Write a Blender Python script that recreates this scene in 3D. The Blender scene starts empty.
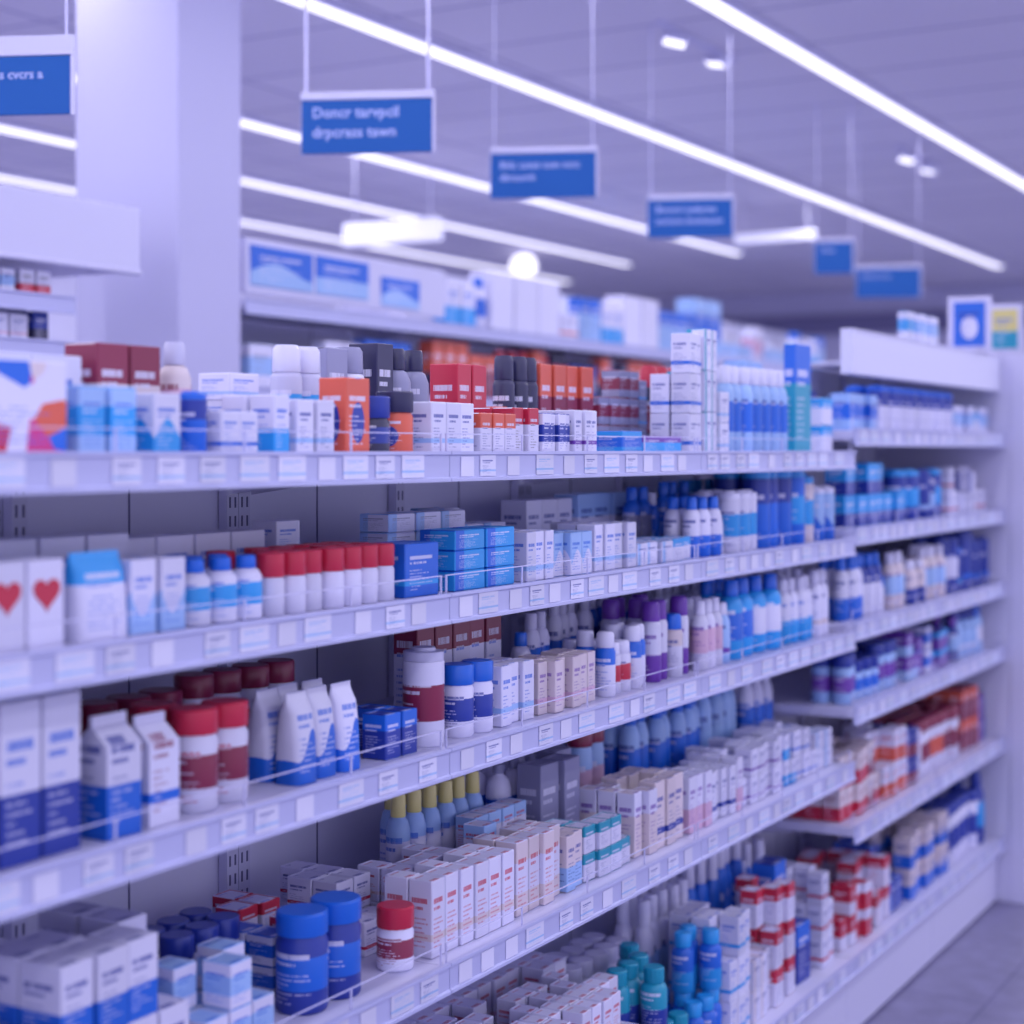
import bpy, bmesh, math, random
from mathutils import Vector, Matrix
random.seed(11)
S = bpy.context.scene
COL = S.collection
S.view_settings.view_transform = 'Standard'
S.view_settings.look = 'None'

# ------------------------------------------------------------------ colours
def lin(v):
    return v/12.92 if v <= 0.04045 else ((v+0.055)/1.055)**2.4
def tint(c, k=0.22):  # overall lavender cast and lifted blacks, painted into the base colours
    p = (0.38, 0.35, 0.80)
    return tuple(lin(c[i]/255*(1-k)+p[i]*k) for i in range(3))+(1,)
C = dict(W=(242,242,246), N=(15,45,140), B=(0,100,210), C=(20,165,230), R=(215,20,30), D=(140,20,35),
         G=(150,152,168), P=(110,45,155), K=(235,190,198), T=(0,160,170), O=(240,90,35), X=(28,28,48),
         Y=(240,228,110), L=(165,208,242), S=(208,208,218), M=(225,40,110), F=(240,224,206))
CN = dict(W='white', N='navy blue', B='blue', C='light blue', R='red', D='dark red', G='grey', P='purple',
          K='pink', T='teal', O='orange', X='black', Y='yellow', L='pale blue', S='silver grey', M='magenta', F='cream')
_mc = {}
def plain(name, col, rough=0.5, metal=0.0, emis=0, k=0.22, noise=0.0):
    key = (name, col, rough, emis)
    if key in _mc: return _mc[key]
    m = bpy.data.materials.new(name); m.use_nodes = True
    nt = m.node_tree; b = nt.nodes['Principled BSDF']
    b.inputs['Base Color'].default_value = tint(col, k)
    b.inputs['Roughness'].default_value = rough
    b.inputs['Metallic'].default_value = metal
    if emis:
        b.inputs['Emission Color'].default_value = tint(col, k)
        b.inputs['Emission Strength'].default_value = emis
    if noise:
        tc = nt.nodes.new('ShaderNodeTexCoord'); n = nt.nodes.new('ShaderNodeTexNoise')
        n.inputs['Scale'].default_value = 3; n.inputs['Detail'].default_value = 4
        nt.links.new(tc.outputs['Object'], n.inputs['Vector'])
        hs = nt.nodes.new('ShaderNodeHueSaturation'); hs.inputs['Color'].default_value = tint(col, k)
        ma = nt.nodes.new('ShaderNodeMath'); ma.operation = 'MULTIPLY_ADD'
        ma.inputs[1].default_value = noise*2; ma.inputs[2].default_value = 1-noise
        nt.links.new(n.outputs['Fac'], ma.inputs[0]); nt.links.new(ma.outputs[0], hs.inputs['Value'])
        nt.links.new(hs.outputs[0], b.inputs['Base Color'])
    _mc[key] = m
    return m

def pack(base, accent, ink, layout, rough=0.4):
    key = ('pack', base, accent, ink, layout)
    if key in _mc: return _mc[key]
    m = bpy.data.materials.new('printed_%s_%s' % (CN[base].replace(' ', '_'), CN[accent].replace(' ', '_')))
    m.use_nodes = True; nt = m.node_tree; L = nt.links; N = nt.nodes
    bs = N['Principled BSDF']; bs.inputs['Roughness'].default_value = rough
    def mt(op, a, b=0.0, c=None):
        n = N.new('ShaderNodeMath'); n.operation = op
        for i, v in enumerate((a, b) if c is None else (a, b, c)):
            if isinstance(v, (int, float)): n.inputs[i].default_value = v
            else: L.new(v, n.inputs[i])
        return n.outputs[0]
    def mix(f, a, b):
        n = N.new('ShaderNodeMix'); n.data_type = 'RGBA'
        for i, v in ((0, f), (6, a), (7, b)):
            if isinstance(v, (int, float, tuple)): n.inputs[i].default_value = v
            else: L.new(v, n.inputs[i])
        return n.outputs[2]
    uv = N.new('ShaderNodeUVMap'); uv.uv_map = 'UVMap'
    sp = N.new('ShaderNodeSeparateXYZ'); L.new(uv.outputs[0], sp.inputs[0])
    u, v = sp.outputs[0], sp.outputs[1]
    seed = random.random()*50
    def rng(x, a, b): return mt('MULTIPLY', mt('GREATER_THAN', x, a), mt('LESS_THAN', x, b))
    if layout == 0: am = mt('LESS_THAN', v, 0.44)
    elif layout == 1: am = mt('GREATER_THAN', v, 0.64)
    elif layout == 2: am = rng(v, 0.3, 0.72)
    elif layout == 3: am = mt('LESS_THAN', v, mt('MULTIPLY_ADD', mt('SINE', mt('MULTIPLY_ADD', u, 5.0, seed)), 0.17, 0.42))
    elif layout == 4: am = rng(v, 0.22, 0.31)
    elif layout == 5: am = mt('LESS_THAN', u, 0.3)
    elif layout == 6:
        am = mt('LESS_THAN', mt('ADD', mt('POWER', mt('SUBTRACT', u, 0.5), 2.0), mt('POWER', mt('SUBTRACT', v, 0.42), 2.0)), 0.07)
    else: am = mt('GREATER_THAN', v, 2.0)
    def noise(su, row):
        cb = N.new('ShaderNodeCombineXYZ'); L.new(mt('MULTIPLY', u, su), cb.inputs[0])
        L.new(mt('MULTIPLY_ADD', row, 7.31, seed), cb.inputs[1])
        n = N.new('ShaderNodeTexNoise'); n.inputs['Scale'].default_value = 1; n.inputs['Detail'].default_value = 1
        L.new(cb.outputs[0], n.inputs['Vector']); return n.outputs['Fac']
    nr = 17.0
    rows = mt('MULTIPLY', v, nr); fr = mt('FRACT', rows); fl = mt('FLOOR', rows)
    wn = N.new('ShaderNodeTexWhiteNoise'); wn.noise_dimensions = '1D'; L.new(mt('ADD', fl, seed), wn.inputs['W'])
    ln = mt('MULTIPLY_ADD', wn.outputs['Value'], 0.5, 0.35)
    line = mt('MULTIPLY', rng(fr, 0.3, 0.66), mt('GREATER_THAN', noise(26, fl), 0.44))
    line = mt('MULTIPLY', line, mt('MULTIPLY', mt('MULTIPLY', mt('GREATER_THAN', u, 0.13), mt('LESS_THAN', u, ln)), rng(v, 0.1, 0.52)))
    r1 = mt('MULTIPLY', rng(v, 0.70, 0.765), mt('GREATER_THAN', noise(42, 1.0), 0.38))
    r2 = mt('MULTIPLY', rng(v, 0.615, 0.655), mt('GREATER_THAN', noise(50, 2.0), 0.42))
    tl = mt('MAXIMUM', mt('MULTIPLY', r1, rng(u, 0.14, 0.80)), mt('MULTIPLY', r2, rng(u, 0.14, 0.62)))
    txt = mt('MAXIMUM', mt('MULTIPLY', line, 0.6), mt('MULTIPLY', tl, 0.8))
    if layout == 8: txt = mt('MULTIPLY', tl, 0.0)
    col = mix(am, tint(C[base]), tint(C[accent]))
    if layout == 7:
        vo = N.new('ShaderNodeTexVoronoi'); vo.inputs['Scale'].default_value = 3.0
        mp = N.new('ShaderNodeVectorMath'); mp.operation = 'ADD'; mp.inputs[1].default_value = (seed+3, 0, 0)
        L.new(uv.outputs[0], mp.inputs[0]); L.new(mp.outputs[0], vo.inputs['Vector'])
        s2 = N.new('ShaderNodeSeparateColor'); L.new(vo.outputs['Color'], s2.inputs[0])
        cr = N.new('ShaderNodeValToRGB'); cr.color_ramp.interpolation = 'CONSTANT'
        e = cr.color_ramp.elements; e[0].position = 0; e[0].color = tint(C['W'])
        e[1].position = 0.38; e[1].color = tint(C['M'])
        for p, cc in ((0.52, 'O'), (0.60, 'B'), (0.78, 'F'), (0.9, 'R')):
            x = e.new(p); x.color = tint(C[cc])
        L.new(s2.outputs[0], cr.inputs[0])
        col = cr.outputs[0]; txt = mt('MULTIPLY', line, 0.6)
    ac_txt = tint(C['W']) if accent not in 'WLKFY' else tint(C[ink])
    tcol = mix(am, tint(C[ink]), ac_txt)
    col = mix(txt, col, tcol)
    oi = N.new('ShaderNodeObjectInfo')
    hs = N.new('ShaderNodeHueSaturation')
    L.new(mt('MULTIPLY_ADD', oi.outputs['Random'], 0.2, 0.86), hs.inputs['Value'])
    L.new(col, hs.inputs['Color']); L.new(hs.outputs[0], bs.inputs['Base Color'])
    _mc[key] = m
    return m

# ------------------------------------------------------------------ mesh tools
def finish(bm, name, mats, smooth=False):
    me = bpy.data.meshes.new(name); bm.to_mesh(me); bm.free()
    for m in mats: me.materials.append(m)
    if smooth:
        for p in me.polygons: p.use_smooth = True
        me.set_sharp_from_angle(angle=math.radians(38))
    return me

def addbox(bm, b, mi=0):
    x0, x1, y0, y1, z0, z1 = b
    r = bmesh.ops.create_cube(bm, size=1, matrix=Matrix.Translation(((x0+x1)/2, (y0+y1)/2, (z0+z1)/2)) @ Matrix.Diagonal((x1-x0, y1-y0, z1-z0, 1)))
    fs = set()
    for v in r['verts']:
        for f in v.link_faces: fs.add(f)
    for f in fs: f.material_index = mi
    return list(fs)

def boxes(name, bl, mats, bevel=0.0):
    bm = bmesh.new()
    for b in bl: addbox(bm, b[:6], b[6] if len(b) > 6 else 0)
    if bevel: bmesh.ops.bevel(bm, geom=bm.edges[:], offset=bevel, segments=1, affect='EDGES')
    return finish(bm, name, mats)

def boxuv(bm, w, d, h, ztop=None):
    uvl = bm.loops.layers.uv.new('UVMap')
    for f in bm.faces:
        n = f.normal
        for l in f.loops:
            c = l.vert.co
            if abs(n.z) > 0.7: l[uvl].uv = (c.y/w+0.5, 0.46+(c.x/d+0.5)*0.2)
            elif abs(n.x) > abs(n.y): l[uvl].uv = ((c.y/w+0.5) if n.x > 0 else (0.5-c.y/w), c.z/h)
            else: l[uvl].uv = ((c.x/d+0.5) if n.y < 0 else (0.5-c.x/d), c.z/h)

def carton_mesh(name, w, d, h, mat):
    bm = bmesh.new()
    addbox(bm, (-d/2, d/2, -w/2, w/2, 0, h))
    bmesh.ops.bevel(bm, geom=bm.edges[:], offset=min(0.0016, h*0.1, d*0.2, w*0.2), segments=1, affect='EDGES')
    bm.normal_update()
    if min(w, d) > 0.01:
        top = [f for f in bm.faces if f.normal.z > 0.99]
        bmesh.ops.inset_region(bm, faces=top, thickness=min(w, d)*0.06, depth=0)
        top = [f for f in bm.faces if f.normal.z > 0.99 and f.calc_area() > 0.3*w*d]
        bmesh.ops.inset_region(bm, faces=top, thickness=0.0008, depth=-0.0008)
    bm.normal_update(); boxuv(bm, w, d, h)
    return finish(bm, name, [mat])

def lathe(name, prof, mat, seg=18, sx=1.0, sy=1.0, rib=0.0, vr=None, off=(0, 0)):
    bm = bmesh.new(); uvl = bm.loops.layers.uv.new('UVMap')
    if vr is None: vr = (prof[0][1], prof[-1][1])
    rings = []
    for r, z in prof:
        ring = []
        for i in range(seg):
            a = 2*math.pi*i/seg; rr = r*(1-rib*(i % 2))
            ring.append(bm.verts.new((off[0]+rr*math.cos(a)*sx, off[1]+rr*math.sin(a)*sy, z)))
        rings.append(ring)
    for k in range(len(rings)-1):
        for i in range(seg):
            j = (i+1) % seg
            f = bm.faces.new((rings[k][i], rings[k][j], rings[k+1][j], rings[k+1][i]))
            ua = (2*i/seg) % 1.0; ub = ua+2/seg
            va = (prof[k][1]-vr[0])/(vr[1]-vr[0]); vb = (prof[k+1][1]-vr[0])/(vr[1]-vr[0])
            for l, q in zip(f.loops, ((ua, va), (ub, va), (ub, vb), (ua, vb))): l[uvl].uv = q
    bm.faces.new(rings[0][::-1]); bm.faces.new(rings[-1])
    return finish(bm, name, [mat], True)

def loft(name, rings, mat, seg=20, h=1):
    bm = bmesh.new(); uvl = bm.loops.layers.uv.new('UVMap'); R = []
    for z, a, b, p in rings:
        ring = []
        for i in range(seg):
            t = 2*math.pi*i/seg; c, s = math.cos(t), math.sin(t)
            ring.append(bm.verts.new((a*math.copysign(abs(c)**p, c), b*math.copysign(abs(s)**p, s), z)))
        R.append(ring)
    for k in range(len(R)-1):
        for i in range(seg):
            j = (i+1) % seg
            f = bm.faces.new((R[k][i], R[k][j], R[k+1][j], R[k+1][i]))
            for l in f.loops:
                l[uvl].uv = (l.vert.co.y/(2*max(r[2] for r in rings))+0.5, l.vert.co.z/h)
    bm.faces.new(R[0][::-1]); bm.faces.new(R[-1])
    return finish(bm, name, [mat], True)

# ------------------------------------------------------------------ product templates
class Tm: pass
_tc = {}
def K(kind, w, d, h, base='W', accent='B', ink='N', lay=0, cap='W'):
    h = round(h, 4)
    key = (kind, w, d, h, base, accent, ink, lay, cap)
    if key in _tc: return _tc[key]
    t = Tm(); t.w, t.d, t.h = w, d, h; t.parts = []; t.args = key
    m = pack(base, accent, ink, lay)
    cm = plain('plastic_'+CN[cap].replace(' ', '_'), C[cap], 0.35)
    r = w/2; sx = d/w
    lb = {0: 'lower band', 1: 'upper band', 2: 'middle band', 3: 'wave print', 4: 'thin stripe', 5: 'side stripe', 6: 'round emblem', 7: 'colourful splashes', 8: 'plain finish'}[lay]
    b, a = CN[base], CN[accent]
    desc = '%s with %s %s' % (b, a, lb) if lay not in (7, 8) else '%s with %s' % (b, lb)
    if kind == 'carton':  # kind name is assigned by height and accent colour alone
        if h < 0.055: t.name, t.cat, nn = 'soap_box', 'box', 'cardboard soap box'
        elif h < 0.1 and accent in 'RD': t.name, t.cat, nn = 'tablet_box', 'box', 'cardboard tablet box'
        elif h < 0.1 and accent in 'OKMF': t.name, t.cat, nn = 'lozenge_box', 'box', 'cardboard lozenge box'
        elif h < 0.1 and accent in 'BN': t.name, t.cat, nn = 'ointment_box', 'box', 'cardboard ointment box'
        elif h < 0.1 and accent in 'CTP': t.name, t.cat, nn = 'bandage_box', 'box', 'cardboard bandage box'
        elif accent in 'RDOKMF': t.name, t.cat, nn = 'vitamin_box', 'box', 'cardboard vitamin box'
        elif accent in 'CLTP': t.name, t.cat, nn = 'cosmetics_box', 'box', 'cardboard cosmetics box'
        else: t.name, t.cat, nn = 'medicine_box', 'box', 'cardboard medicine box'
        t.mesh = carton_mesh(t.name, w, d, h, m); t.label = desc.replace(' with', ' '+nn+' with', 1)
    elif kind == 'gable':
        t.name, t.cat = 'gable_top_carton', 'carton'
        bm = bmesh.new(); hb = h*0.76
        P = [(-d/2, -w/2, 0), (d/2, -w/2, 0), (d/2, w/2, 0), (-d/2, w/2, 0), (-d/2, -w/2, hb), (d/2, -w/2, hb), (d/2, w/2, hb), (-d/2, w/2, hb)]
        tt = 0.0025; hr = h*0.91
        P += [(-tt, -w/2, hr), (tt, -w/2, hr), (tt, w/2, hr), (-tt, w/2, hr)]
        P += [(-tt, -w/2, h), (tt, -w/2, h), (tt, w/2, h), (-tt, w/2, h)]
        V = [bm.verts.new(p) for p in P]
        for q in [(3, 2, 1, 0)]: bm.faces.new([V[i] for i in q])
        for k in range(3):
            for i in range(4):
                j = (i+1) % 4
                bm.faces.new((V[4*k+i], V[4*k+j], V[4*k+4+j], V[4*k+4+i]))
        bm.faces.new(V[12:16]); bm.normal_update(); boxuv(bm, w, d, h)
        t.mesh = finish(bm, t.name, [m]); t.label = desc.replace(' with', ' gable-top paper carton with', 1)
    elif kind == 'pouch':
        t.name, t.cat = 'refill_pouch', 'pouch'
        t.mesh = loft(t.name, [(0, d/2, w/2, 0.55), (h*0.08, d/2, w/2, 0.55), (h*0.45, d*0.47, w*0.5, 0.6), (h*0.78, d*0.36, w*0.5, 0.65), (h*0.92, 0.004, w*0.49, 0.6), (h, 0.0015, w*0.48, 0.5)], m, 24, h)
        t.label = desc.replace(' with', ' standing refill pouch with', 1)
    else:
        z = lambda q: q*h
        if kind == 'pill':
            t.name, t.cat, nn = 'pill_bottle', 'bottle', 'pill bottle'
            body = [(r*0.9, 0), (r, z(.03)), (r, z(.66)), (r*0.9, z(.72)), (r*0.62, z(.76)), (r*0.62, z(.82))]
            capp = [(r*0.76, z(.77)), (r*0.78, z(.785)), (r*0.78, z(.98)), (r*0.7, h)]
            rib = 0.05
        elif kind == 'jar':
            t.name, t.cat, nn = 'supplement_jar', 'jar', 'jar'
            q = max(0.5, 1-0.034/h)
            body = [(r*0.9, 0), (r*0.98, z(.03)), (r*0.98, z(q-.06)), (r*0.86, z(q)), (r*0.86, z(q+.03))]
            capp = [(r*0.97, z(q+.005)), (r, z(q+.02)), (r, z(.98)), (r*0.93, h)]
            rib = 0.04
        elif kind == 'canister':
            t.name, t.cat, nn = 'wipes_canister', 'canister', 'wipes canister'
            body = [(r*0.95, 0), (r, z(.02)), (r, z(.86)), (r*0.93, z(.87))]
            capp = [(r*0.98, z(.868)), (r*0.98, z(.96)), (r*0.6, z(.97)), (r*0.55, h)]
            rib = 0.0
        elif kind == 'shampoo':
            t.name, t.cat, nn = 'shampoo_bottle', 'bottle', 'shampoo bottle'
            body = [(r*0.85, 0), (r*0.97, z(.03)), (r, z(.35)), (r*0.96, z(.68)), (r*0.75, z(.77)), (r*0.5, z(.80)), (r*0.48, z(.82))]
            capp = [(r*0.60, z(.80)), (r*0.62, z(.81)), (r*0.58, z(.98)), (r*0.5, h)]
            rib = 0.0
        elif kind == 'spray':
            t.name, t.cat, nn = 'spray_can', 'can', 'spray can'
            body = [(r*0.93, 0), (r, z(.02)), (r, z(.7)), (r*0.85, z(.75)), (r*0.6, z(.77))]
            capp = [(r*0.88, z(.755)), (r*0.9, z(.765)), (r*0.86, z(.96)), (r*0.7, h)]
            rib = 0.0
        else:
            t.name, t.cat, nn = 'pump_bottle', 'bottle', 'pump dispenser bottle'
            body = [(r*0.9, 0), (r, z(.03)), (r, z(.62)), (r*0.8, z(.7)), (r*0.4, z(.74)), (r*0.36, z(.78))]
            capp = [(r*0.45, z(.75)), (r*0.45, z(.82)), (r*0.14, z(.83)), (r*0.14, z(.92)), (r*0.35, z(.93)), (r*0.35, z(.98)), (r*0.2, h)]
            rib = 0.0
        t.mesh = lathe(t.name, body, m, 20, sx, 1, 0, (0, body[-1][1]))
        cp = lathe('cap', capp, cm, 20 if not rib else 28, sx, 1, rib)
        if kind == 'pump':
            bm = bmesh.new(); bm.from_mesh(cp)
            addbox(bm, (r*0.1, r*0.95, -r*0.13, r*0.13, z(.94), z(.975)))
            bm.to_mesh(cp); bm.free()
        t.parts = [('pump_head' if kind == 'pump' else 'cap', cp)]
        t.label = '%s %s with %s %s, %s cap' % (b, nn, a, lb, CN[cap]) if lay != 8 else '%s %s with %s cap' % (b, nn, CN[cap])
    _tc[key] = t
    return t

VPAL = {'cool': ('B', 'N', 'C', 'L'), 'warm': ('R', 'O', 'F', 'D', 'K'), 'mix': ('B', 'N', 'C', 'L', 'R', 'F', 'P', 'T')}
def vary(t, pal='mix'):
    kind, w, d, h, base, accent, ink, lay, cap = t.args
    if lay in (7,): return t
    r = random.random()
    ac = random.choice(VPAL[pal]); ly = random.choice((0, 1, 2, 3, 4, 4, 5))
    if kind != 'carton' and ly == 5: ly = 2
    hh = h*random.choice((0.8, 0.9, 1.0, 1.06))
    if kind == 'carton': w = round(w*random.choice((0.85, 1.0, 1.2)), 4)
    b2 = base
    if r < 0.26: b2 = random.choice(('W', 'W', 'L', 'F', 'N', 'B'))
    if b2 == ac: ac = 'W'
    cp = cap if random.random() < 0.5 else random.choice(('W', 'B', 'N', 'S', 'C'))
    return K(kind, w, d, hh, b2, ac, 'N' if b2 in 'WLFK' else 'W', ly, cp)

def plural(n):
    s = n.replace('_', ' ')
    return s+('es' if s.endswith('x') or s.endswith('ch') else 's')
def put(t, x, y, z, rz=0.0, group=None, label=None):
    o = bpy.data.objects.new(t.name, t.mesh); COL.objects.link(o)
    o.location = (x, y, z); o.rotation_euler = (0, 0, rz)
    o['label'] = label or t.label; o['category'] = t.cat
    if group: o['group'] = group
    for nm, me in t.parts:
        c = bpy.data.objects.new(nm, me); c.parent = o; COL.objects.link(c)
    return o

def empty(name, loc=(0, 0, 0), **kw):
    o = bpy.data.objects.new(name, None); COL.objects.link(o); o.location = loc; o.empty_display_size = 0.1
    for k, v in kw.items(): o[k] = v
    return o
def child(name, me, par, loc=(0, 0, 0), label=None):
    o = bpy.data.objects.new(name, me); COL.objects.link(o); o.parent = par; o.location = loc
    if label: o['label'] = label
    return o
def struct(name, me):
    o = bpy.data.objects.new(name, me); COL.objects.link(o); o['kind'] = 'structure'; return o

# ------------------------------------------------------------------ geometry of the aisle
TH = math.atan(968/1700.0); CT, ST = math.cos(TH), math.sin(TH); CAMZ = 1.55
def Yat(p, xd):   # distance along the aisle for a bearing p on the plane x=-xd
    return (1700*xd/(CT*(1480-p)) - xd*ST)/CT

FX = -1.418; BX = -1.86
white = plain('powder_coated_shelf', (228, 228, 236), 0.45)
panelm = plain('back_panel_paint', (242, 243, 247), 0.55)
railm = plain('price_rail_plastic', (200, 204, 226), 0.35)
slotm = plain('slot_dark', (90, 90, 115), 0.8)
wirem = plain('clear_wire', (225, 225, 240), 0.2)
tagm = [pack('W', 'L', 'N', 4), pack('W', 'W', 'N', 8), pack('W', 'L', 'L', 4)]
tag_mesh = [carton_mesh('price_tag', w, 0.0012, h, tagm[i]) for i, (w, h) in enumerate(((0.05, 0.034), (0.04, 0.032), (0.062, 0.036)))]

def prism(name, prof, y0, y1, mats):
    bm = bmesh.new()
    A = [bm.verts.new((x, y0, z)) for x, z in prof]; B = [bm.verts.new((x, y1, z)) for x, z in prof]
    n = len(prof)
    for i in range(n):
        j = (i+1) % n; bm.faces.new((A[i], A[j], B[j], B[i]))
    bm.faces.new(A[::-1]); bm.faces.new(B)
    bmesh.ops.recalc_face_normals(bm, faces=bm.faces[:])
    return finish(bm, name, mats)

def unit(y0, y1, levels, height, front=FX, back=BX, base=True, guard=True, tags=True, label='white metal gondola shelving unit with price rails', mid=True, grp='gondola shelving units'):
    u = empty('shelving_unit', (front, y0, 0), label=label, category='shelving', group=grp)
    L = y1-y0-0.002; D = front-back
    child('back_panel', boxes('back_panel', [(-D-0.02, -D, 0, L, 0.02, height), (-D, -D+0.002, 0.0, L, height-0.02, height), (-D, -D+0.0012, L*0.25, L*0.25+0.003, 0.2, height-.03, 1), (-D, -D+0.0012, L*0.75, L*0.75+0.003, 0.2, height-.03, 1)], [panelm, slotm]), u)
    ups = [0.0, L-0.03]+([L/2-0.015] if mid else [])
    sl = []
    zz = 0.3
    while zz < height-0.05:
        sl.append(zz); zz += 0.032
    um = boxes('upright', [(-D+0.002, -D+0.02, 0, 0.03, 0.02, height)]+[(-D+0.02, -D+0.0206, 0.006, 0.010, z, z+0.018, 1) for z in sl]+[(-D+0.02, -D+0.0206, 0.020, 0.024, z, z+0.018, 1) for z in sl], [white, slotm])
    for q in ups: child('upright', um, u, (0, q, 0))
    if base:
        child('base_plinth', boxes('base_plinth', [(-D+0.03, -0.03, 0, L, 0, levels[0]-0.03), (-0.03, -0.022, 0, L, 0.01, levels[0]-0.035)], [white], 0.002), u)
    brm = prism('bracket', [(-D+0.021, -0.0), (-D*0.4, 0.0), (-D*0.4, -0.010), (-D+0.021, -0.045)], 0, 0.003, [white])
    for li, z in enumerate(levels):
        s = child('shelf', boxes('shelf', [(-D+0.022, -0.004, 0, L, z-0.012, z+0.012)], [white], 0.002), u)
        pr = [(-0.004, -0.024), (0.005, -0.024), (0.005, -0.019), (0.001, -0.017), (0.001, 0.017), (0.005, 0.019), (0.005, 0.024), (-0.004, 0.024)]
        child('price_rail', prism('price_rail', pr, 0, L, [railm]), s, (0, 0, z-0.006))
        if tags:
            yy = random.uniform(0.01, 0.04)
            while yy < L-0.07:
                k = random.randrange(3); tm = tag_mesh[k]; w = (0.05, 0.04, 0.062)[k]
                child('price_tag', tm, s, (0.0022, yy+w/2, z-0.006-0.0165))
                yy += w+random.choice((0.02, 0.04, 0.06, 0.03))
        if guard and li > 0:
            bl = [(-0.0115, -0.0095, 0.004, L-0.004, z+0.045, z+0.0466)]
            nposts = 5
            for i in range(nposts):
                q = 0.006+(L-0.014)*i/(nposts-1); bl.append((-0.0118, -0.0088, q, q+0.0018, z+0.012, z+0.0466))
            child('wire_guard', boxes('wire_guard', bl, [wirem]), s)
        if li > 0:
            child('bracket', brm, s, (0, 0.032, z-0.012)); child('bracket', brm, s, (0, L-0.036, z-0.012))
    return u

NEAR = [0.21, 0.72, 1.06, 1.305, 1.53]
FAR = [0.21, 0.55, 0.86, 1.08, 1.33, 1.59]
for a, b in ((0.29, 1.29), (1.29, 2.29), (2.29, 3.29), (3.29, 4.30)):
    unit(a, b, NEAR, 1.55)
unit(4.30, 5.10, FAR, 1.64)
unit(5.10, 5.90, FAR, 1.81)

o = bpy.data.objects.new('end_panel', boxes('end_panel', [(BX-0.02, FX+0.07, 5.903, 5.935, 0, 1.88), (FX+0.02, FX+0.075, 5.898, 5.94, 0, 1.88)], [white], 0.003))
COL.objects.link(o); o['label'] = 'tall white end panel closing the shelving run'; o['category'] = 'panel'
cn = empty('header_box', (FX-0.012, 4.32, 1.815), label='flat plain white header above the taller shelving unit', category='header')
child('fascia', boxes('fascia', [(-0.035, 0.0, 0, 1.575, -0.065, 0.05), (-0.037, 0.002, 0, 1.575, 0.05, 0.055)], [panelm], 0.002), cn)
child('roof_board', boxes('roof_board', [(-0.44, -0.036, 0.8, 1.575, 0.0, 0.012)], [white], 0.002), cn)

# ------------------------------------------------------------------ fill shelves
PLACED = {}
def fill(key, zl, segs, shelf, xf=FX-0.035, back=BX+0.022, ceil=None, ymax=None, ymin=None, vp=430, pal='mix'):
    rects = PLACED.setdefault(key, [])
    z0 = zl+0.0125
    for sg in segs:
        p0, p1, t0 = sg[:3]
        rows = sg[3] if len(sg) > 3 else 2
        stack = sg[4] if len(sg) > 4 else 1
        xo = sg[5] if len(sg) > 5 else 0.0
        if p0 >= 500 and ymin is None and t0.args[0] in ('carton', 'spray', 'shampoo') and t0.args[1] < .07:
            a = t0.args; t0 = K(a[0], round(a[1]*.82, 4), round(a[2]*.88, 4), *a[3:])
        g = 0.003
        xd = -(xf-xo)
        y0, y1 = Yat(p0, xd), Yat(p1, xd)
        if ymin is not None: y0 = max(y0, ymin)
        if ymax is not None: y1 = min(y1, ymax)
        cols = 0; t = t0; left = random.randint(2, 4)
        loose = p0 >= vp
        yy = y0
        while cols < 90:
            if loose and left <= 0:
                t = vary(t0, pal) if random.random() < 0.75 else t0
                left = random.randint(1, 4)
                if random.random() < 0.25: yy += random.uniform(0.004, 0.014)
            yc = yy+t.w/2
            if (cols > 0 and yc > y1+t.w*0.1) or (ymax is not None and yc+t.w/2 > ymax): break
            left -= 1
            gname = '%s on the %s' % (plural(t.name), shelf)
            jx = random.uniform(0, 0.018 if loose else 0.008)
            for r in range(rows):
                x = xf-xo-jx-t.d/2-r*(t.d+g)-random.uniform(0, 0.003)
                if x-t.d/2 < back: break
                ns = stack
                if stack > 1 and random.random() < 0.35: ns -= 1
                for k in range(ns):
                    zb = z0+k*(t.h+0.0006)
                    if ceil is not None and zb+t.h > ceil: break
                    hw = t.w/2+0.001; hd = t.d/2+0.001
                    bx = (x-hd, x+hd, yc-hw, yc+hw, zb, zb+t.h)
                    if any(bx[0] < q[1] and bx[1] > q[0] and bx[2] < q[3] and bx[3] > q[2] and bx[4] < q[5]-1e-4 and bx[5] > q[4]+1e-4 for q in rects): break
                    rects.append(bx)
                    rr = 0.045 if loose else 0.025
                    put(t, x, yc, zb, random.uniform(-rr, rr), gname)
            yy += t.w+g+(random.uniform(0, 0.003)); cols += 1

def heart(sz):
    bm = bmesh.new(); vs = []
    for i in range(40):
        t = 2*math.pi*i/40
        yy = 16*math.sin(t)**3/32*sz; zz = (13*math.cos(t)-5*math.cos(2*t)-2*math.cos(3*t)-math.cos(4*t))/32*sz
        vs.append(bm.verts.new((0, yy, zz)))
    f = bm.faces.new(vs)
    r = bmesh.ops.extrude_face_region(bm, geom=[f])
    for v in [e for e in r['geom'] if isinstance(e, bmesh.types.BMVert)]: v.co.x += 0.0015
    bmesh.ops.recalc_face_normals(bm, faces=bm.faces[:])
    return finish(bm, 'heart_emblem', [plain('red_print', C['R'], 0.4)])
hm = heart(0.042); hp = K('carton', .058, .04, .105, 'W', 'L', 'B', 8)
PLACED['near3'] = []
for yy in (1.27, 1.3315, 1.393, 1.4545):
    o = put(hp, FX-0.055, yy, 1.3175, 0, 'heart cartons on the upper shelf', 'white carton with a red heart emblem')
    child('heart_emblem', hm, o, (0.0201, 0, 0.066), 'red heart emblem')
    PLACED['near3'].append((FX-.077, FX-.033, yy-.03, yy+.03, 1.3175, 1.43))

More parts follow.
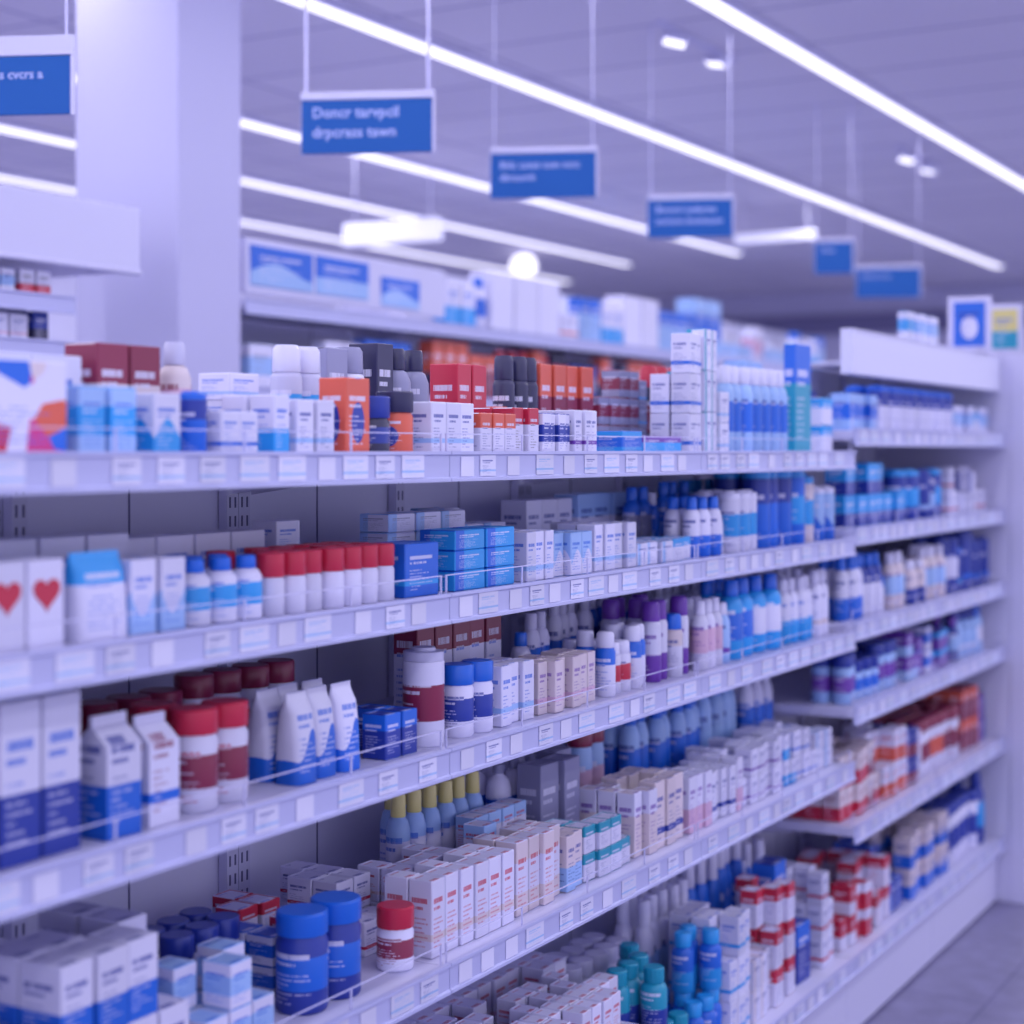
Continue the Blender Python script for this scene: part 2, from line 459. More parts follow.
A = [
 (-160, -60, K('carton', .055, .05, .10, 'L', 'C', 'B', 2), 2),
 (-12, 60, K('carton', .128, .06, .112, 'W', 'M', 'B', 7), 1),
 (84, 125, K('carton', .045, .05, .085, 'L', 'C', 'B', 2), 2),
 (127, 190, K('carton', .05, .05, .08, 'W', 'C', 'B', 3), 2),
 (197, 205, K('canister', .042, .042, .085, 'B', 'N', 'W', 1, 'B'), 1),
 (222, 256, K('carton', .04, .045, .06, 'W', 'B', 'B', 4), 2),
 (260, 300, K('carton', .035, .045, .085, 'W', 'C', 'B', 0), 2),
 (302, 338, K('carton', .04, .05, .08, 'W', 'L', 'N', 4), 2),
 (347, 355, K('carton', .062, .05, .115, 'O', 'N', 'W', 6), 1),
 (376, 384, K('jar', .064, .064, .09, 'X', 'N', 'W', 2, 'N'), 1, 1),
 (404, 412, K('jar', .060, .060, .10, 'O', 'N', 'W', 6, 'X'), 1, 1),
 (432, 480, K('carton', .045, .05, .085, 'W', 'L', 'N', 4), 2),
 (482, 520, K('carton', .038, .05, .07, 'W', 'O', 'N', 1), 2),
 (522, 600, K('carton', .042, .05, .082, 'W', 'R', 'X', 1), 2),
 (602, 690, K('carton', .09, .06, .045, 'C', 'B', 'W', 2), 2),
 (800, 812, K('carton', .11, .03, .27, 'T', 'B', 'W', 1), 1, 1),  # tall carton standing in for a teal-blue sign
 (692, 735, K('carton', .055, .05, .085, 'W', 'B', 'N', 4), 2, 3),
 (737, 790, K('shampoo', .055, .05, .2, 'L', 'B', 'N', 2, 'W'), 2, 1),
 (824, 850, K('carton', .055, .05, .07, 'W', 'C', 'W', 1), 2, 2),
 (-20, 60, K('carton', .09, .06, .13, 'W', 'L', 'B', 4), 1, 1, .13),
 (60, 100, K('carton', .09, .06, .12, 'F', 'W', 'D', 4), 1, 1, .13),
 (100, 150, K('carton', .06, .06, .15, 'F', 'D', 'W', 1), 1, 1, .13),
 (152, 200, K('shampoo', .05, .05, .16, 'F', 'K', 'D', 2, 'S'), 1, 1, .13),
 (202, 260, K('carton', .07, .06, .04, 'W', 'L', 'B', 4), 1, 3, .13),
 (262, 290, K('carton', .06, .06, .13, 'L', 'G', 'W', 5), 1, 1, .13),
 (292, 325, K('spray', .05, .05, .17, 'S', 'C', 'W', 2, 'W'), 1, 1, .13),
 (330, 352, K('carton', .06, .06, .175, 'X', 'G', 'W', 1), 1, 1, .17),
 (354, 380, K('spray', .06, .06, .18, 'W', 'O', 'W', 2, 'G'), 1, 1, .17),
 (382, 400, K('carton', .05, .06, .19, 'X', 'D', 'W', 4), 1, 1, .17),
 (402, 440, K('shampoo', .055, .06, .185, 'G', 'X', 'W', 0, 'X'), 1, 1, .17),
 (442, 480, K('carton', .05, .06, .165, 'R', 'X', 'W', 0), 1, 1, .16),
 (482, 510, K('carton', .05, .05, .09, 'O', 'R', 'W', 3), 1, 2, .16),
 (512, 545, K('spray', .05, .05, .19, 'X', 'R', 'W', 3, 'X'), 1, 1, .16),
 (547, 600, K('carton', .06, .06, .18, 'D', 'O', 'W', 1), 1, 1, .16),
 (602, 650, K('carton', .06, .05, .06, 'G', 'D', 'W', 2), 1, 3, .16),
 (650, 690, K('spray', .06, .05, .2, 'X', 'D', 'W', 2, 'R'), 1, 1, .16),
 (700, 780, K('carton', .07, .06, .12, 'L', 'B', 'N', 3), 1, 2, .2),
 (795, 850, K('carton', .07, .06, .07, 'W', 'B', 'N', 3), 1, 2, .2),
]
fill('near4', 1.53, A, 'top shelf', ymax=4.29, vp=520)
B = [
 (-170, -60, K('carton', .06, .05, .11, 'W', 'C', 'B', 3), 1),
 (84, 100, K('pouch', .09, .05, .108, 'W', 'C', 'B', 1), 1, 1, .0),
 (137, 192, K('carton', .046, .05, .095, 'W', 'L', 'B', 3), 2),
 (198, 262, K('shampoo', .05, .045, .088, 'W', 'C', 'B', 2, 'B'), 2),
 (276, 400, K('jar', .042, .042, .088, 'W', 'W', 'R', 8, 'R'), 3),
 (410, 420, K('carton', .095, .07, .085, 'B', 'C', 'W', 4), 1),
 (458, 515, K('carton', .095, .07, .033, 'C', 'B', 'W', 5), 1, 3),
 (528, 560, K('carton', .04, .045, .088, 'W', 'L', 'B', 4), 3),
 (562, 600, K('carton', .05, .045, .08, 'L', 'W', 'B', 3), 3),
 (602, 640, K('carton', .045, .045, .09, 'W', 'L', 'B', 4), 3),
 (642, 695, K('carton', .06, .05, .045, 'W', 'L', 'N', 5), 2),
 (700, 735, K('shampoo', .055, .045, .13, 'W', 'B', 'N', 0, 'B'), 2),
 (736, 766, K('canister', .055, .055, .14, 'W', 'C', 'N', 2, 'W'), 2),
 (768, 822, K('canister', .07, .07, .19, 'B', 'N', 'W', 1, 'C'), 2, 1),
 (824, 856, K('canister', .055, .055, .14, 'L', 'B', 'W', 3, 'W'), 2, 1),
 (-60, 120, K('carton', .08, .06, .12, 'W', 'C', 'B', 0), 1, 1, .14),
 (120, 280, K('carton', .08, .06, .11, 'W', 'G', 'B', 4), 1, 1, .17),
 (280, 400, K('carton', .06, .05, .06, 'W', 'L', 'B', 4), 1, 2, .19),
 (390, 530, K('carton', .08, .06, .031, 'W', 'L', 'G', 5), 2, 4, .12),
 (530, 650, K('carton', .07, .06, .13, 'W', 'L', 'N', 0), 1, 1, .22),
 (640, 700, K('shampoo', .06, .045, .15, 'B', 'G', 'W', 2, 'B'), 1, 1, .15),
 (690, 850, K('shampoo', .055, .045, .16, 'W', 'B', 'W', 2, 'C'), 1, 1, .2),
]
fill('near3', 1.305, B, 'upper shelf', ymax=4.29, ceil=1.513, vp=528, pal='cool')
Cc = [
 (-200, 80, K('carton', .062, .05, .19, 'W', 'N', 'B', 0), 2),
 (108, 120, K('gable', .06, .055, .15, 'W', 'B', 'N', 0), 1),
 (152, 160, K('gable', .055, .055, .14, 'W', 'B', 'D', 4), 1),
 (198, 275, K('jar', .066, .066, .135, 'W', 'D', 'R', 2, 'R'), 2),
 (300, 365, K('pouch', .052, .05, .13, 'W', 'B', 'B', 3), 2),
 (390, 418, K('carton', .042, .045, .07, 'N', 'B', 'W', 1), 2),
 (432, 440, K('canister', .068, .068, .158, 'W', 'D', 'W', 2, 'S'), 1),
 (466, 500, K('jar', .055, .055, .12, 'W', 'N', 'N', 2, 'B'), 2, 1),
 (506, 545, K('carton', .045, .045, .105, 'W', 'L', 'B', 4), 2),
 (547, 600, K('carton', .04, .045, .095, 'F', 'K', 'P', 4), 2),
 (602, 660, K('spray', .046, .046, .125, 'W', 'B', 'B', 1, 'W'), 3),
 (662, 695, K('spray', .05, .05, .165, 'W', 'P', 'P', 0, 'P'), 3),
 (697, 738, K('shampoo', .05, .045, .15, 'W', 'K', 'P', 2, 'W'), 3),
 (740, 785, K('shampoo', .075, .055, .18, 'C', 'B', 'W', 2, 'B'), 2),
 (787, 856, K('shampoo', .055, .05, .16, 'W', 'C', 'B', 0, 'W'), 3),
 (60, 200, K('jar', .065, .065, .13, 'W', 'D', 'W', 1, 'D'), 1, 1, .17),
 (200, 300, K('jar', .06, .06, .145, 'W', 'R', 'W', 2, 'D'), 1, 1, .17),
 (420, 500, K('carton', .055, .05, .19, 'W', 'D', 'B', 1), 1, 1, .14),
 (500, 560, K('shampoo', .055, .045, .16, 'W', 'B', 'N', 2, 'S'), 1, 1, .12),
 (560, 740, K('shampoo', .05, .045, .175, 'B', 'W', 'N', 1, 'S'), 1, 1, .16),
]
fill('near2', 1.06, Cc, 'middle shelf', ymax=4.29, ceil=1.285, vp=500)
Dd = [
 (-250, 60, K('carton', .062, .06, .13, 'W', 'N', 'N', 0), 2),
 (64, 190, K('carton', .055, .07, .102, 'W', 'B', 'N', 0), 3, 2),
 (210, 280, K('carton', .046, .05, .062, 'W', 'L', 'B', 2), 2, 2),
 (312, 372, K('jar', .078, .078, .145, 'N', 'B', 'W', 2, 'B'), 1),
 (404, 410, K('jar', .060, .060, .10, 'W', 'D', 'D', 2, 'R'), 1),
 (436, 520, K('carton', .040, .045, .125, 'W', 'F', 'R', 4), 2),
 (522, 590, K('carton', .05, .05, .13, 'F', 'W', 'R', 2), 2),
 (592, 640, K('carton', .055, .05, .052, 'W', 'T', 'N', 1), 2, 2),
 (642, 690, K('carton', .045, .045, .13, 'F', 'W', 'P', 1), 3),
 (692, 745, K('carton', .045, .045, .12, 'W', 'K', 'P', 0), 3),
 (747, 800, K('carton', .05, .05, .062, 'W', 'P', 'N', 4), 3, 2),
 (802, 856, K('carton', .055, .05, .06, 'W', 'B', 'N', 4), 3, 2),
 (180, 250, K('jar', .05, .05, .125, 'W', 'N', 'W', 2, 'N'), 3, 1, .14),
 (250, 300, K('carton', .05, .05, .045, 'W', 'B', 'N', 2), 4, 2, .11),
 (300, 350, K('carton', .045, .05, .052, 'W', 'R', 'B', 1), 4, 2, .10),
 (350, 405, K('carton', .045, .05, .056, 'W', 'R', 'N', 4), 4, 2, .10),
 (405, 470, K('carton', .042, .045, .058, 'W', 'F', 'R', 4), 2, 2, .10),
 (405, 490, K('shampoo', .046, .045, .20, 'L', 'W', 'B', 2, 'Y'), 2, 1, .205),
 (472, 550, K('carton', .045, .045, .07, 'W', 'L', 'R', 1), 2, 2, .10),
 (490, 550, K('pump', .055, .05, .24, 'W', 'B', 'W', 2, 'G'), 2, 1, .2),
 (550, 600, K('carton', .07, .055, .2, 'G', 'P', 'W', 4), 2, 1, .12),
 (600, 640, K('jar', .06, .055, .22, 'L', 'K', 'W', 2, 'D'), 2, 1, .12),
 (640, 745, K('shampoo', .065, .055, .25, 'L', 'B', 'N', 2, 'B'), 2, 1, .17),
 (745, 856, K('shampoo', .065, .055, .26, 'W', 'B', 'B', 2, 'W'), 2, 1, .17),
]
fill('near1', 0.72, Dd, 'lower shelf', ymax=4.29, ceil=1.03, vp=500)
Ee = [
 (650, 700, K('pill', .055, .055, .13, 'T', 'N', 'W', 0, 'T'), 3, 2),
 (702, 730, K('pill', .05, .05, .13, 'B', 'C', 'W', 0, 'C'), 3, 2),
 (732, 775, K('carton', .05, .055, .09, 'W', 'C', 'B', 4), 3, 3),
 (777, 800, K('carton', .055, .05, .09, 'W', 'R', 'N', 1), 3, 3),
 (804, 812, K('carton', .085, .06, .145, 'N', 'B', 'W', 1), 2, 2),
 (826, 856, K('carton', .055, .05, .08, 'W', 'R', 'N', 4), 3, 3),
 (520, 640, K('carton', .046, .05, .09, 'W', 'F', 'R', 4), 4, 3, .0),
 (430, 575, K('carton', .050, .05, .09, 'W', 'K', 'R', 4), 4, 3, .195),
 (577, 640, K('jar', .055, .055, .23, 'W', 'L', 'N', 2, 'S'), 2, 1, .195),
 (640, 700, K('shampoo', .06, .055, .3, 'W', 'L', 'N', 2, 'W'), 2, 1, .18),
 (700, 856, K('shampoo', .06, .05, .33, 'B', 'W', 'B', 0, 'W'), 2, 1, .18),
]
fill('near0', 0.21, Ee, 'bottom shelf', ymax=4.29, ceil=.69, vp=660)
def F(z, ce, segs, nm, pal='mix', vp=0): fill('far%.2f' % z, z, segs, nm, ymin=4.34, ymax=5.88, ceil=ce, vp=vp, pal=pal)
F(1.59, 1.74, [(882, 955, K('canister', .055, .055, .13, 'W', 'N', 'B', 1, 'B'), 2)], 'tall unit top shelf', vp=9999)
F(1.59, 1.74, [(850, 880, K('carton', .06, .05, .10, 'L', 'B', 'N', 2), 1), (957, 1000, K('carton', .07, .05, .09, 'W', 'L', 'B', 2), 2),
  (700, 860, K('carton', .06, .05, .07, 'L', 'B', 'N', 2), 1, 2, .3)], 'tall unit top shelf', 'cool')
F(1.33, 1.56, [(850, 905, K('carton', .08, .06, .085, 'C', 'N', 'W', 0), 2, 2), (907, 950, K('canister', .07, .07, .15, 'N', 'C', 'W', 2, 'C'), 2), (952, 1000, K('carton', .06, .05, .075, 'W', 'R', 'N', 4), 2, 2)], 'tall unit second shelf', 'cool')
F(1.08, 1.30, [(850, 890, K('shampoo', .05, .045, .17, 'W', 'B', 'N', 0, 'B'), 2), (892, 950, K('shampoo', .05, .045, .16, 'F', 'L', 'P', 2, 'W'), 2), (952, 1000, K('canister', .06, .06, .18, 'N', 'W', 'W', 2, 'N'), 2)], 'tall unit third shelf', 'cool')
F(.86, 1.05, [(850, 900, K('jar', .055, .055, .13, 'L', 'P', 'N', 2, 'N'), 2), (902, 950, K('carton', .06, .05, .07, 'P', 'L', 'W', 0), 2, 2), (952, 1000, K('shampoo', .055, .045, .14, 'N', 'L', 'W', 2, 'P'), 2)], 'tall unit fourth shelf', 'cool')
F(.55, .83, [(840, 885, K('carton', .05, .05, .085, 'F', 'R', 'D', 0), 3, 2), (887, 925, K('carton', .05, .05, .09, 'W', 'O', 'R', 0), 3, 2), (927, 965, K('jar', .06, .06, .16, 'W', 'D', 'R', 2, 'D'), 3), (967, 1000, K('carton', .055, .05, .10, 'D', 'O', 'W', 1), 3, 2)], 'tall unit fifth shelf', 'warm')
F(.21, .52, [(830, 870, K('carton', .05, .055, .08, 'R', 'W', 'W', 0), 4, 2), (872, 910, K('carton', .05, .055, .085, 'W', 'R', 'R', 1), 4, 2), (912, 950, K('carton', .05, .055, .09, 'F', 'B', 'N', 0), 4, 2), (952, 980, K('jar', .07, .07, .19, 'W', 'N', 'B', 2, 'N'), 3), (982, 1003, K('shampoo', .07, .06, .24, 'N', 'C', 'W', 2, 'N'), 2)], 'tall unit bottom shelf', 'mix')

# ------------------------------------------------------------------ second gondola row
R2F, R2B = -3.30, -3.66
LV2 = [0.25, 0.75, 1.15, 1.46, 1.73, 2.0]
g2 = 'second row shelving units'
for a in (4.14, 5.24, 6.34, 7.44, 8.54):
    unit(a, a+1.1, LV2, 2.03, R2F, R2B, guard=False, tags=False, label='white shelving unit in the next aisle row', mid=False, grp=g2)
unit(2.36, 3.36, [0.25, 0.8, 1.3, 1.68, 1.82, 1.94], 2.03, -3.25, -3.6, guard=False, tags=False, label='white shelving unit beside the square column', mid=False, grp=g2)
R3F = -5.02
for a in (7.6, 9.0, 10.4, 11.8, 13.2):
    unit(a, a+1.4, [0.3, 0.9, 1.5, 2.16], 2.6, R3F, R3F-0.4, guard=False, tags=False, label='tall white shelving unit loaded with pale cartons', mid=False, grp='tall shelving units with pale cartons')
pal2 = [K('shampoo', .08, .06, .20, 'X', 'D', 'W', 2, 'R'), K('spray', .06, .06, .21, 'R', 'X', 'W', 2, 'X'), K('carton', .10, .06, .17, 'D', 'O', 'W', 1),
        K('canister', .08, .08, .19, 'N', 'G', 'W', 2, 'X'), K('carton', .09, .06, .20, 'R', 'W', 'N', 1), K('carton', .08, .06, .21, 'O', 'X', 'W', 0),
        K('jar', .1, .1, .17, 'R', 'W', 'W', 2, 'R'), K('shampoo', .08, .06, .2, 'P', 'G', 'W', 2, 'G'), K('carton', .08, .06, .2, 'X', 'R', 'W', 2)]
pal3 = [K('carton', .10, .06, .17, 'W', 'C', 'B', 0), K('carton', .09, .06, .19, 'L', 'B', 'N', 1), K('shampoo', .08, .06, .2, 'W', 'B', 'N', 2, 'B'),
        K('carton', .12, .07, .14, 'W', 'L', 'G', 2), K('canister', .08, .08, .19, 'W', 'K', 'R', 2, 'W'), K('carton', .11, .07, .16, 'F', 'W', 'O', 1)]
pal5 = pal3+[K('carton', .24, .1, .26, 'W', 'L', 'N', 4), K('carton', .18, .1, .23, 'W', 'W', 'N', 8), K('carton', .14, .1, .11, 'W', 'O', 'N', 4), K('carton', .2, .1, .08, 'L', 'W', 'N', 4), K('carton', .16, .1, .28, 'L', 'B', 'N', 2)]
pal4 = [K('carton', .16, .1, .22, 'W', 'L', 'B', 4), K('carton', .2, .1, .26, 'W', 'C', 'B', 2), K('carton', .14, .1, .18, 'L', 'B', 'N', 1), K('carton', .16, .1, .2, 'W', 'R', 'N', 4), K('carton', .22, .1, .3, 'W', 'W', 'N', 8)]
def randfill(z, y0, y1, pal, shelf, front, ceil, nmax=3):
    y = y0
    while y < y1:
        t = random.choice(pal)
        n = random.randint(1, nmax)
        for _ in range(n):
            if y+t.w > y1: break
            if z+0.0125+t.h < ceil:
                gname = '%s on the %s' % (plural(t.name), shelf)
                put(t, front-0.03-t.d/2, y+t.w/2, z+0.0125, random.uniform(-.03, .03), gname)
            y += t.w+0.008
        y += random.uniform(0, 0.02)
        if t.w > y1-y: break
randfill(1.46, 4.2, 9.6, pal2+pal3, 'next aisle lower shelf', R2F, 1.70)
randfill(1.73, 4.2, 5.2, pal3+pal2[:3], 'next aisle middle shelf', R2F, 1.985)
randfill(1.73, 5.26, 7.5, pal2, 'next aisle middle shelf', R2F, 1.985)
randfill(1.73, 7.5, 9.6, pal3, 'next aisle middle shelf', R2F, 1.985)
randfill(2.0, 5.36, 9.6, pal5, 'next aisle top shelf', R2F, 2.35, 2)
randfill(2.16, 7.7, 14.5, pal4, 'tall unit upper shelf', R3F, 2.6)
sm = [K('carton', .05, .05, .068, 'W', 'R', 'X', 0), K('carton', .045, .05, .064, 'W', 'L', 'N', 2)]
sm2 = [K('carton', .05, .05, .075, 'X', 'G', 'W', 2), K('carton', .05, .05, .08, 'N', 'X', 'W', 0), K('carton', .06, .05, .07, 'W', 'K', 'N', 4)]
randfill(1.94, 2.9, 3.34, sm, 'column-side shelf', -3.25, 2.03)
randfill(1.82, 2.9, 3.34, sm2, 'column-side shelf', -3.25, 1.92)
randfill(1.68, 2.9, 3.34, sm2, 'column-side shelf', -3.25, 1.79)

hd = empty('header_board', (R2F, 4.14, 2.04), label='white header board with blue picture panels', category='header')
child('board', boxes('board', [(-0.03, 0.0, 0, 1.16, -0.005, 0.165)], [white], 0.003), hd)
for i, (a, b) in enumerate(((0.02, 0.34), (0.36, 0.66), (0.74, 0.98))):
    me = carton_mesh('picture_panel', b-a, 0.004, 0.125 if i < 2 else 0.10, pack('B', 'L', 'W', 3 if i != 1 else 0))
    child('picture_panel', me, hd, (0.0025, (a+b)/2, 0.02 if i < 2 else 0.01))
hb = bpy.data.objects.new('header_fascia', boxes('header_fascia', [(-3.6, -3.24, 2.36, 3.6, 2.045, 2.22), (-3.26, -3.235, 2.36, 3.605, 2.035, 2.05)], [white], 0.004))
COL.objects.link(hb); hb['label'] = 'plain white header box above the shelving beside the column'; hb['category'] = 'header'

# ------------------------------------------------------------------ room
wallm = plain('painted_wall', (225, 225, 235), 0.8, noise=0.03)
colm = plain('column_paint', (210, 210, 224), 0.7, noise=0.02)
cm = bpy.data.materials.new('ceiling_boards'); cm.use_nodes = True; nt = cm.node_tree
tc = nt.nodes.new('ShaderNodeTexCoord'); br = nt.nodes.new('ShaderNodeTexBrick')
br.inputs['Color1'].default_value = tint((248, 246, 246), .14); br.inputs['Color2'].default_value = tint((240, 238, 240), .14); br.inputs['Mortar'].default_value = tint((190, 188, 200))
br.inputs['Scale'].default_value = 1.0; br.inputs['Mortar Size'].default_value = 0.010; br.inputs['Brick Width'].default_value = 1.2; br.inputs['Row Height'].default_value = 0.6
br.offset = 0
nt.links.new(tc.outputs['Object'], br.inputs['Vector']); nt.links.new(br.outputs['Color'], nt.nodes['Principled BSDF'].inputs['Base Color'])
nt.nodes['Principled BSDF'].inputs['Roughness'].default_value = 0.9
fm = bpy.data.materials.new('floor_tiles'); fm.use_nodes = True; nt = fm.node_tree
tc = nt.nodes.new('ShaderNodeTexCoord'); br = nt.nodes.new('ShaderNodeTexBrick'); br.offset = 0
br.inputs['Color1'].default_value = tint((132, 130, 142)); br.inputs['Color2'].default_value = tint((124, 122, 134)); br.inputs['Mortar'].default_value = tint((98, 96, 110))
br.inputs['Scale'].default_value = 1; br.inputs['Mortar Size'].default_value = 0.004; br.inputs['Brick Width'].default_value = 0.6; br.inputs['Row Height'].default_value = 0.6
nz = nt.nodes.new('ShaderNodeTexNoise'); nz.inputs['Scale'].default_value = 14; nz.inputs['Detail'].default_value = 6
mx = nt.nodes.new('ShaderNodeMix'); mx.data_type = 'RGBA'; mx.inputs[0].default_value = 0.35; mx.blend_type = 'OVERLAY'
nt.links.new(tc.outputs['Object'], br.inputs['Vector']); nt.links.new(tc.outputs['Object'], nz.inputs['Vector'])
nt.links.new(br.outputs['Color'], mx.inputs[6]); nt.links.new(nz.outputs['Fac'], mx.inputs[7]); nt.links.new(mx.outputs[2], nt.nodes['Principled BSDF'].inputs['Base Color'])
nt.nodes['Principled BSDF'].inputs['Roughness'].default_value = 0.5
CZ = 3.2
struct('floor', boxes('floor', [(-8.7, 3.6, -3, 17.2, -0.1, 0)], [fm]))
struct('ceiling', boxes('ceiling', [(-8.7, 3.6, -3, 17.2, CZ, CZ+0.1)], [cm]))
struct('wall_left', boxes('wall_left', [(-8.7, -8.6, -3, 17.2, 0, CZ)], [wallm]))
struct('wall_far', boxes('wall_far', [(-8.6, 3.6, 17.0, 17.1, 0, CZ)], [wallm]))
struct('trim_1', boxes('trim_1', [(-8.6, 3.5, 16.9, 17.0, 2.75, 2.95)], [plain('dark_trim', (120, 118, 140), 0.7)]))
co = bpy.data.objects.new('column', boxes('column', [(-3.71, -3.30, 3.83, 4.12, 0, CZ)], [colm], 0.006)); COL.objects.link(co)
co['label'] = 'square white painted column from floor to ceiling'; co['category'] = 'column'

# ------------------------------------------------------------------ lights
tubem = plain('glowing_diffuser', (252, 250, 255), 0.5, emis=1.6, k=0.06)
def strip(x, y0, y1, power, w=0.06):
    s = empty('light_strip', (x, y0, CZ), label='long glowing linear ceiling light strip', category='ceiling light', group='linear ceiling lights')
    L = y1-y0
    child('housing', boxes('housing', [(-w/2-0.012, w/2+0.012, 0, L, -0.03, 0)], [white], 0.002), s)
    child('diffuser', boxes('diffuser', [(-w/2, w/2, 0.01, L-0.01, -0.042, -0.031)], [tubem]), s)
    ld = bpy.data.lights.new('lamp', 'AREA'); ld.shape = 'RECTANGLE'; ld.size = w; ld.size_y = L-0.02; ld.energy = power; ld.color = (0.95, 0.94, 1.0)
    child('lamp', ld, s, (0, L/2, -0.048))
for x, y0, y1, p in ((-2.42, -2.5, 16.5, 90), (-3.69, -2.5, 15.2, 105), (-5.31, -2.5, 13.1, 105), (-6.46, -2.5, 13.4, 100), (-7.63, -2.5, 14.5, 90),
                     (-1.1, -2.5, 16.5, 75), (0.2, -2.5, 16.5, 90), (1.5, -2.5, 16.5, 100)):  # these three strips are out of view, added to light the shelf fronts
    strip(x, y0, y1, p)
spotm = plain('spot_housing', (235, 235, 242), 0.4)
for y in (6.1, 9.2):
    s = empty('track_spotlight', (-2.74, y, CZ), label='white twin-head ceiling track spotlight', category='spotlight', group='ceiling track spotlights')
    child('track', boxes('track', [(-0.02, 0.02, -0.15, 0.6, -0.012, 0)], [spotm], 0.002), s)
    for dy, rz in ((0.0, 35), (0.42, -20)):
        child('spot_arm', lathe('spot_arm', [(0.007, -0.03), (0.007, -0.012)], spotm, 10), s, (0, dy, 0))
        h = child('spot_head', boxes('spot_head', [(-0.05, 0.05, -0.026, 0.026, -0.014, 0.014)], [spotm], 0.004), s, (0, dy, -0.045))
        h.rotation_euler = (math.radians(-22), math.radians(12), math.radians(rz))
        child('spot_lens', boxes('spot_lens', [(-0.042, 0.042, -0.02, 0.02, -0.017, -0.0145)], [tubem]), h)
def lightbox(x, y, z, w, h):
    s = empty('light_box', (x, y, z), label='glowing white rectangular light box hung from ceiling', category='light box', group='hanging light boxes')
    child('box_body', boxes('box_body', [(-w/2, w/2, -0.03, 0.03, -h/2, h/2)], [plain('dim_diffuser', (240, 240, 250), 0.5, emis=0.35, k=0.1)], 0.006), s)
    for q in (-w*0.4, w*0.4): child('rod', boxes('rod', [(-0.003, 0.003, -0.003, 0.003, h/2, CZ-z)], [white]), s, (q, 0, 0))
lightbox(-5.0, 7.5, 2.70, 0.6, 0.12)
lightbox(-4.0, 10.5, 2.94, 0.55, 0.06)
s = empty('globe_lamp', (-6.95, 12.4, CZ), label='round white glowing ceiling globe lamp', category='ceiling light')
child('globe', lathe('globe', [(0.03, -0.2), (0.09, -0.17), (0.115, -0.11), (0.09, -0.05), (0.04, -0.02)], tubem, 20), s)
child('ceiling_mount', lathe('ceiling_mount', [(0.05, -0.02), (0.06, 0)], white, 18), s)

# ------------------------------------------------------------------ hanging signs
bluem = plain('sign_blue', (0, 84, 166), 0.7, k=0.02)
letm = plain('sign_lettering', (190, 208, 245), 0.6)
hangm = plain('hanger_line', (225, 225, 242), 0.4)
def text_mesh(txt, size):
    cu = bpy.data.curves.new('lettering', 'FONT'); cu.body = txt; cu.size = size; cu.extrude = 0.0006; cu.offset = size*0.018
    cu.resolution_u = 2
    ob = bpy.data.objects.new('tmp', cu); COL.objects.link(ob)
    bpy.context.view_layer.update()
    me = bpy.data.meshes.new_from_object(ob.evaluated_get(bpy.context.evaluated_depsgraph_get()))
    bpy.data.objects.remove(ob)
    me.name = 'lettering'; me.materials.clear(); me.materials.append(letm)
    return me
def sign(xr, y, z, w, h, lines, size, up=0.018, drop=0.048, rodw=0.0018):
    s = empty('hanging_sign', (xr-w/2*1.0, y, z), label='blue hanging aisle sign with white lettering', category='sign', group='hanging aisle signs')
    w = w*0.9
    s.rotation_euler = (0, 0, math.radians(23))
    child('panel', boxes('panel', [(-w/2, w/2, -0.004, 0.004, -h/2, h/2)], [bluem], 0.001), s)
    child('holder', boxes('holder', [(-w/2-0.003, w/2+0.007, 0.0045, 0.008, -h/2-0.002, h/2+up), (-w/2-0.003, w/2+0.007, -0.006, 0.0045, h/2+0.001, h/2+up), (w/2+0.001, w/2+0.007, -0.006, 0.0045, -h/2-0.002, h/2+0.001)], [white], 0.001), s)
    for q in (-w/2+0.012, w/2-0.01):
        child('rod', boxes('rod', [(-rodw, rodw, -0.001, 0.001, h/2+up, CZ-z)], [hangm]), s, (q, 0, 0))
    for i, t in enumerate(lines):
        me = text_mesh(t, size)
        o = child('lettering', me, s, (-w/2+0.03, -0.0052, h/2-drop-i*size*1.3)); o.rotation_euler = (math.radians(90), 0, 0)
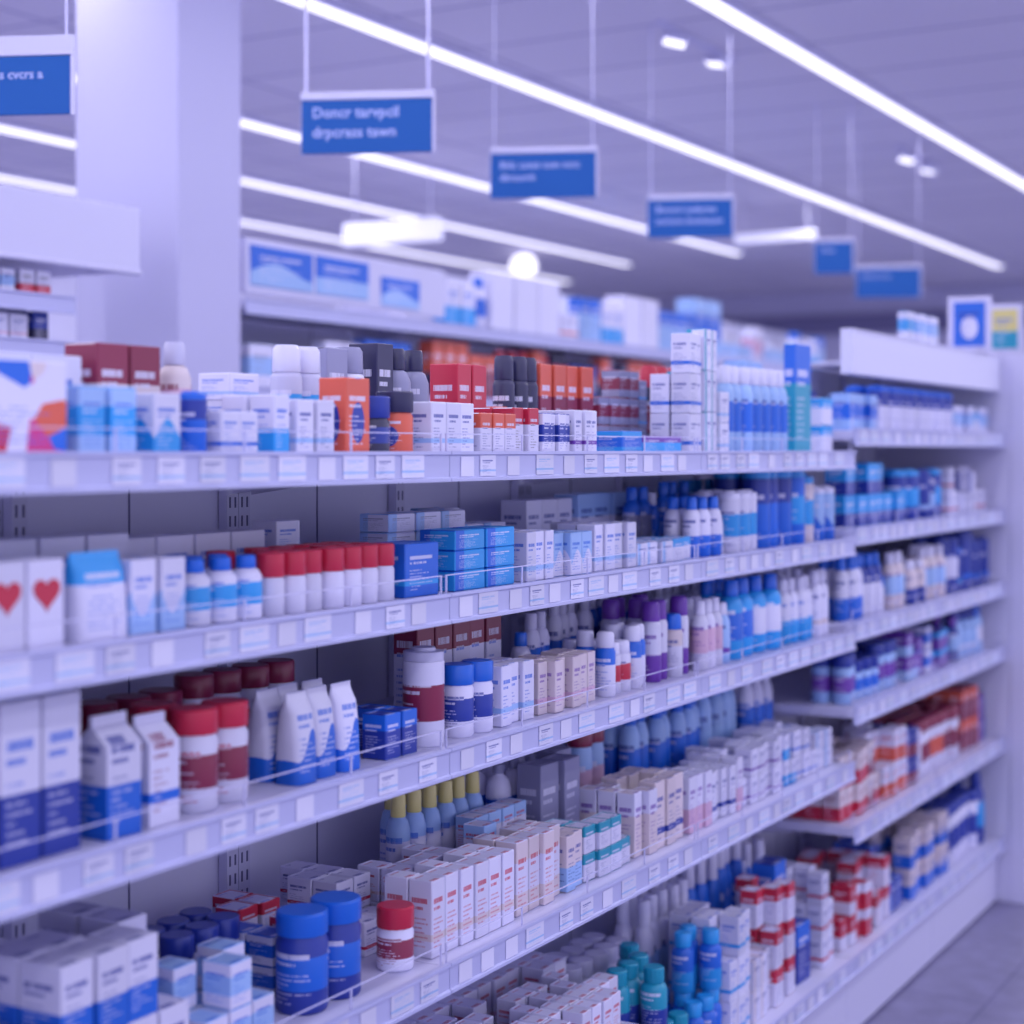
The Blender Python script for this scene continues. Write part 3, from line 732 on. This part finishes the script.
for a in ((-2.68, 2.72, 2.36, .40, .13, ['cnvs drbmcrsts cvcrs a'], .029, .045, .05, .003),
        (-2.43, 3.82, 2.43, .40, .145, ['Doncr tarvpcil', 'drpcrass tawn'], .041, .022, .048, .005),
        (-2.45, 4.84, 2.44, .38, .145, ['Bldc cuvsn com vcnc', 'dbruuvrb'], .031),
        (-2.46, 6.02, 2.44, .36, .145, ['Bivuvrn sudurms', 'somunu bnomuuw'], .034),
        (-2.56, 7.75, 2.46, .20, .15, ['Dvun'], .03),
        (-2.47, 8.57, 2.41, .36, .15, ['Bnuvs rcvns'], .03)):
    sign(*a)

def poster(x, y, z, w, h, m1, lab):
    s = empty('framed_poster', (x, y, z), label=lab, category='poster')
    s.rotation_euler = (0, 0, math.radians(5))
    child('frame', boxes('frame', [(-w/2, w/2, 0, 0.010, 0, h)], [white], 0.003), s)
    me = carton_mesh('picture', 0.003, w*0.72, h*0.8, m1)
    child('picture', me, s, (0, -0.002, h*0.1))
poster(FX-0.03, 5.56, 1.8705, 0.14, 0.18, pack('B', 'W', 'N', 6), 'white framed poster with blue picture on header')
poster(FX+0.0, 5.912, 1.8805, 0.12, 0.17, pack('Y', 'T', 'B', 0), 'white framed poster with yellow green picture')
for i, y in enumerate((4.86, 4.98, 5.1)):
    t = K('carton', .08, .03, .08, 'W', 'L' if i else 'C', 'B', 2)
    put(t, FX-0.03, y, 1.8705, 0, 'cosmetics boxes on the header')

# ------------------------------------------------------------------ world + camera
w = bpy.data.worlds.new('store_ambient'); S.world = w; w.use_nodes = True
bg = w.node_tree.nodes['Background']; bg.inputs[0].default_value = (0.72, 0.71, 1.0, 1); bg.inputs[1].default_value = 1.4  # lavender fill, added to brighten shelf fronts and recesses through the open right side
cd = bpy.data.cameras.new('camera'); cam = bpy.data.objects.new('camera', cd); COL.objects.link(cam)
cam.location = (0, 0, CAMZ); cam.rotation_euler = (math.radians(90), 0, TH)
cd.sensor_width = 36; cd.lens = 1700/1024*36; cd.shift_y = -62/1024
cd.dof.use_dof = True; cd.dof.focus_distance = 2.95; cd.dof.aperture_fstop = 2.1
cd.clip_start = 0.05
S.camera = cam
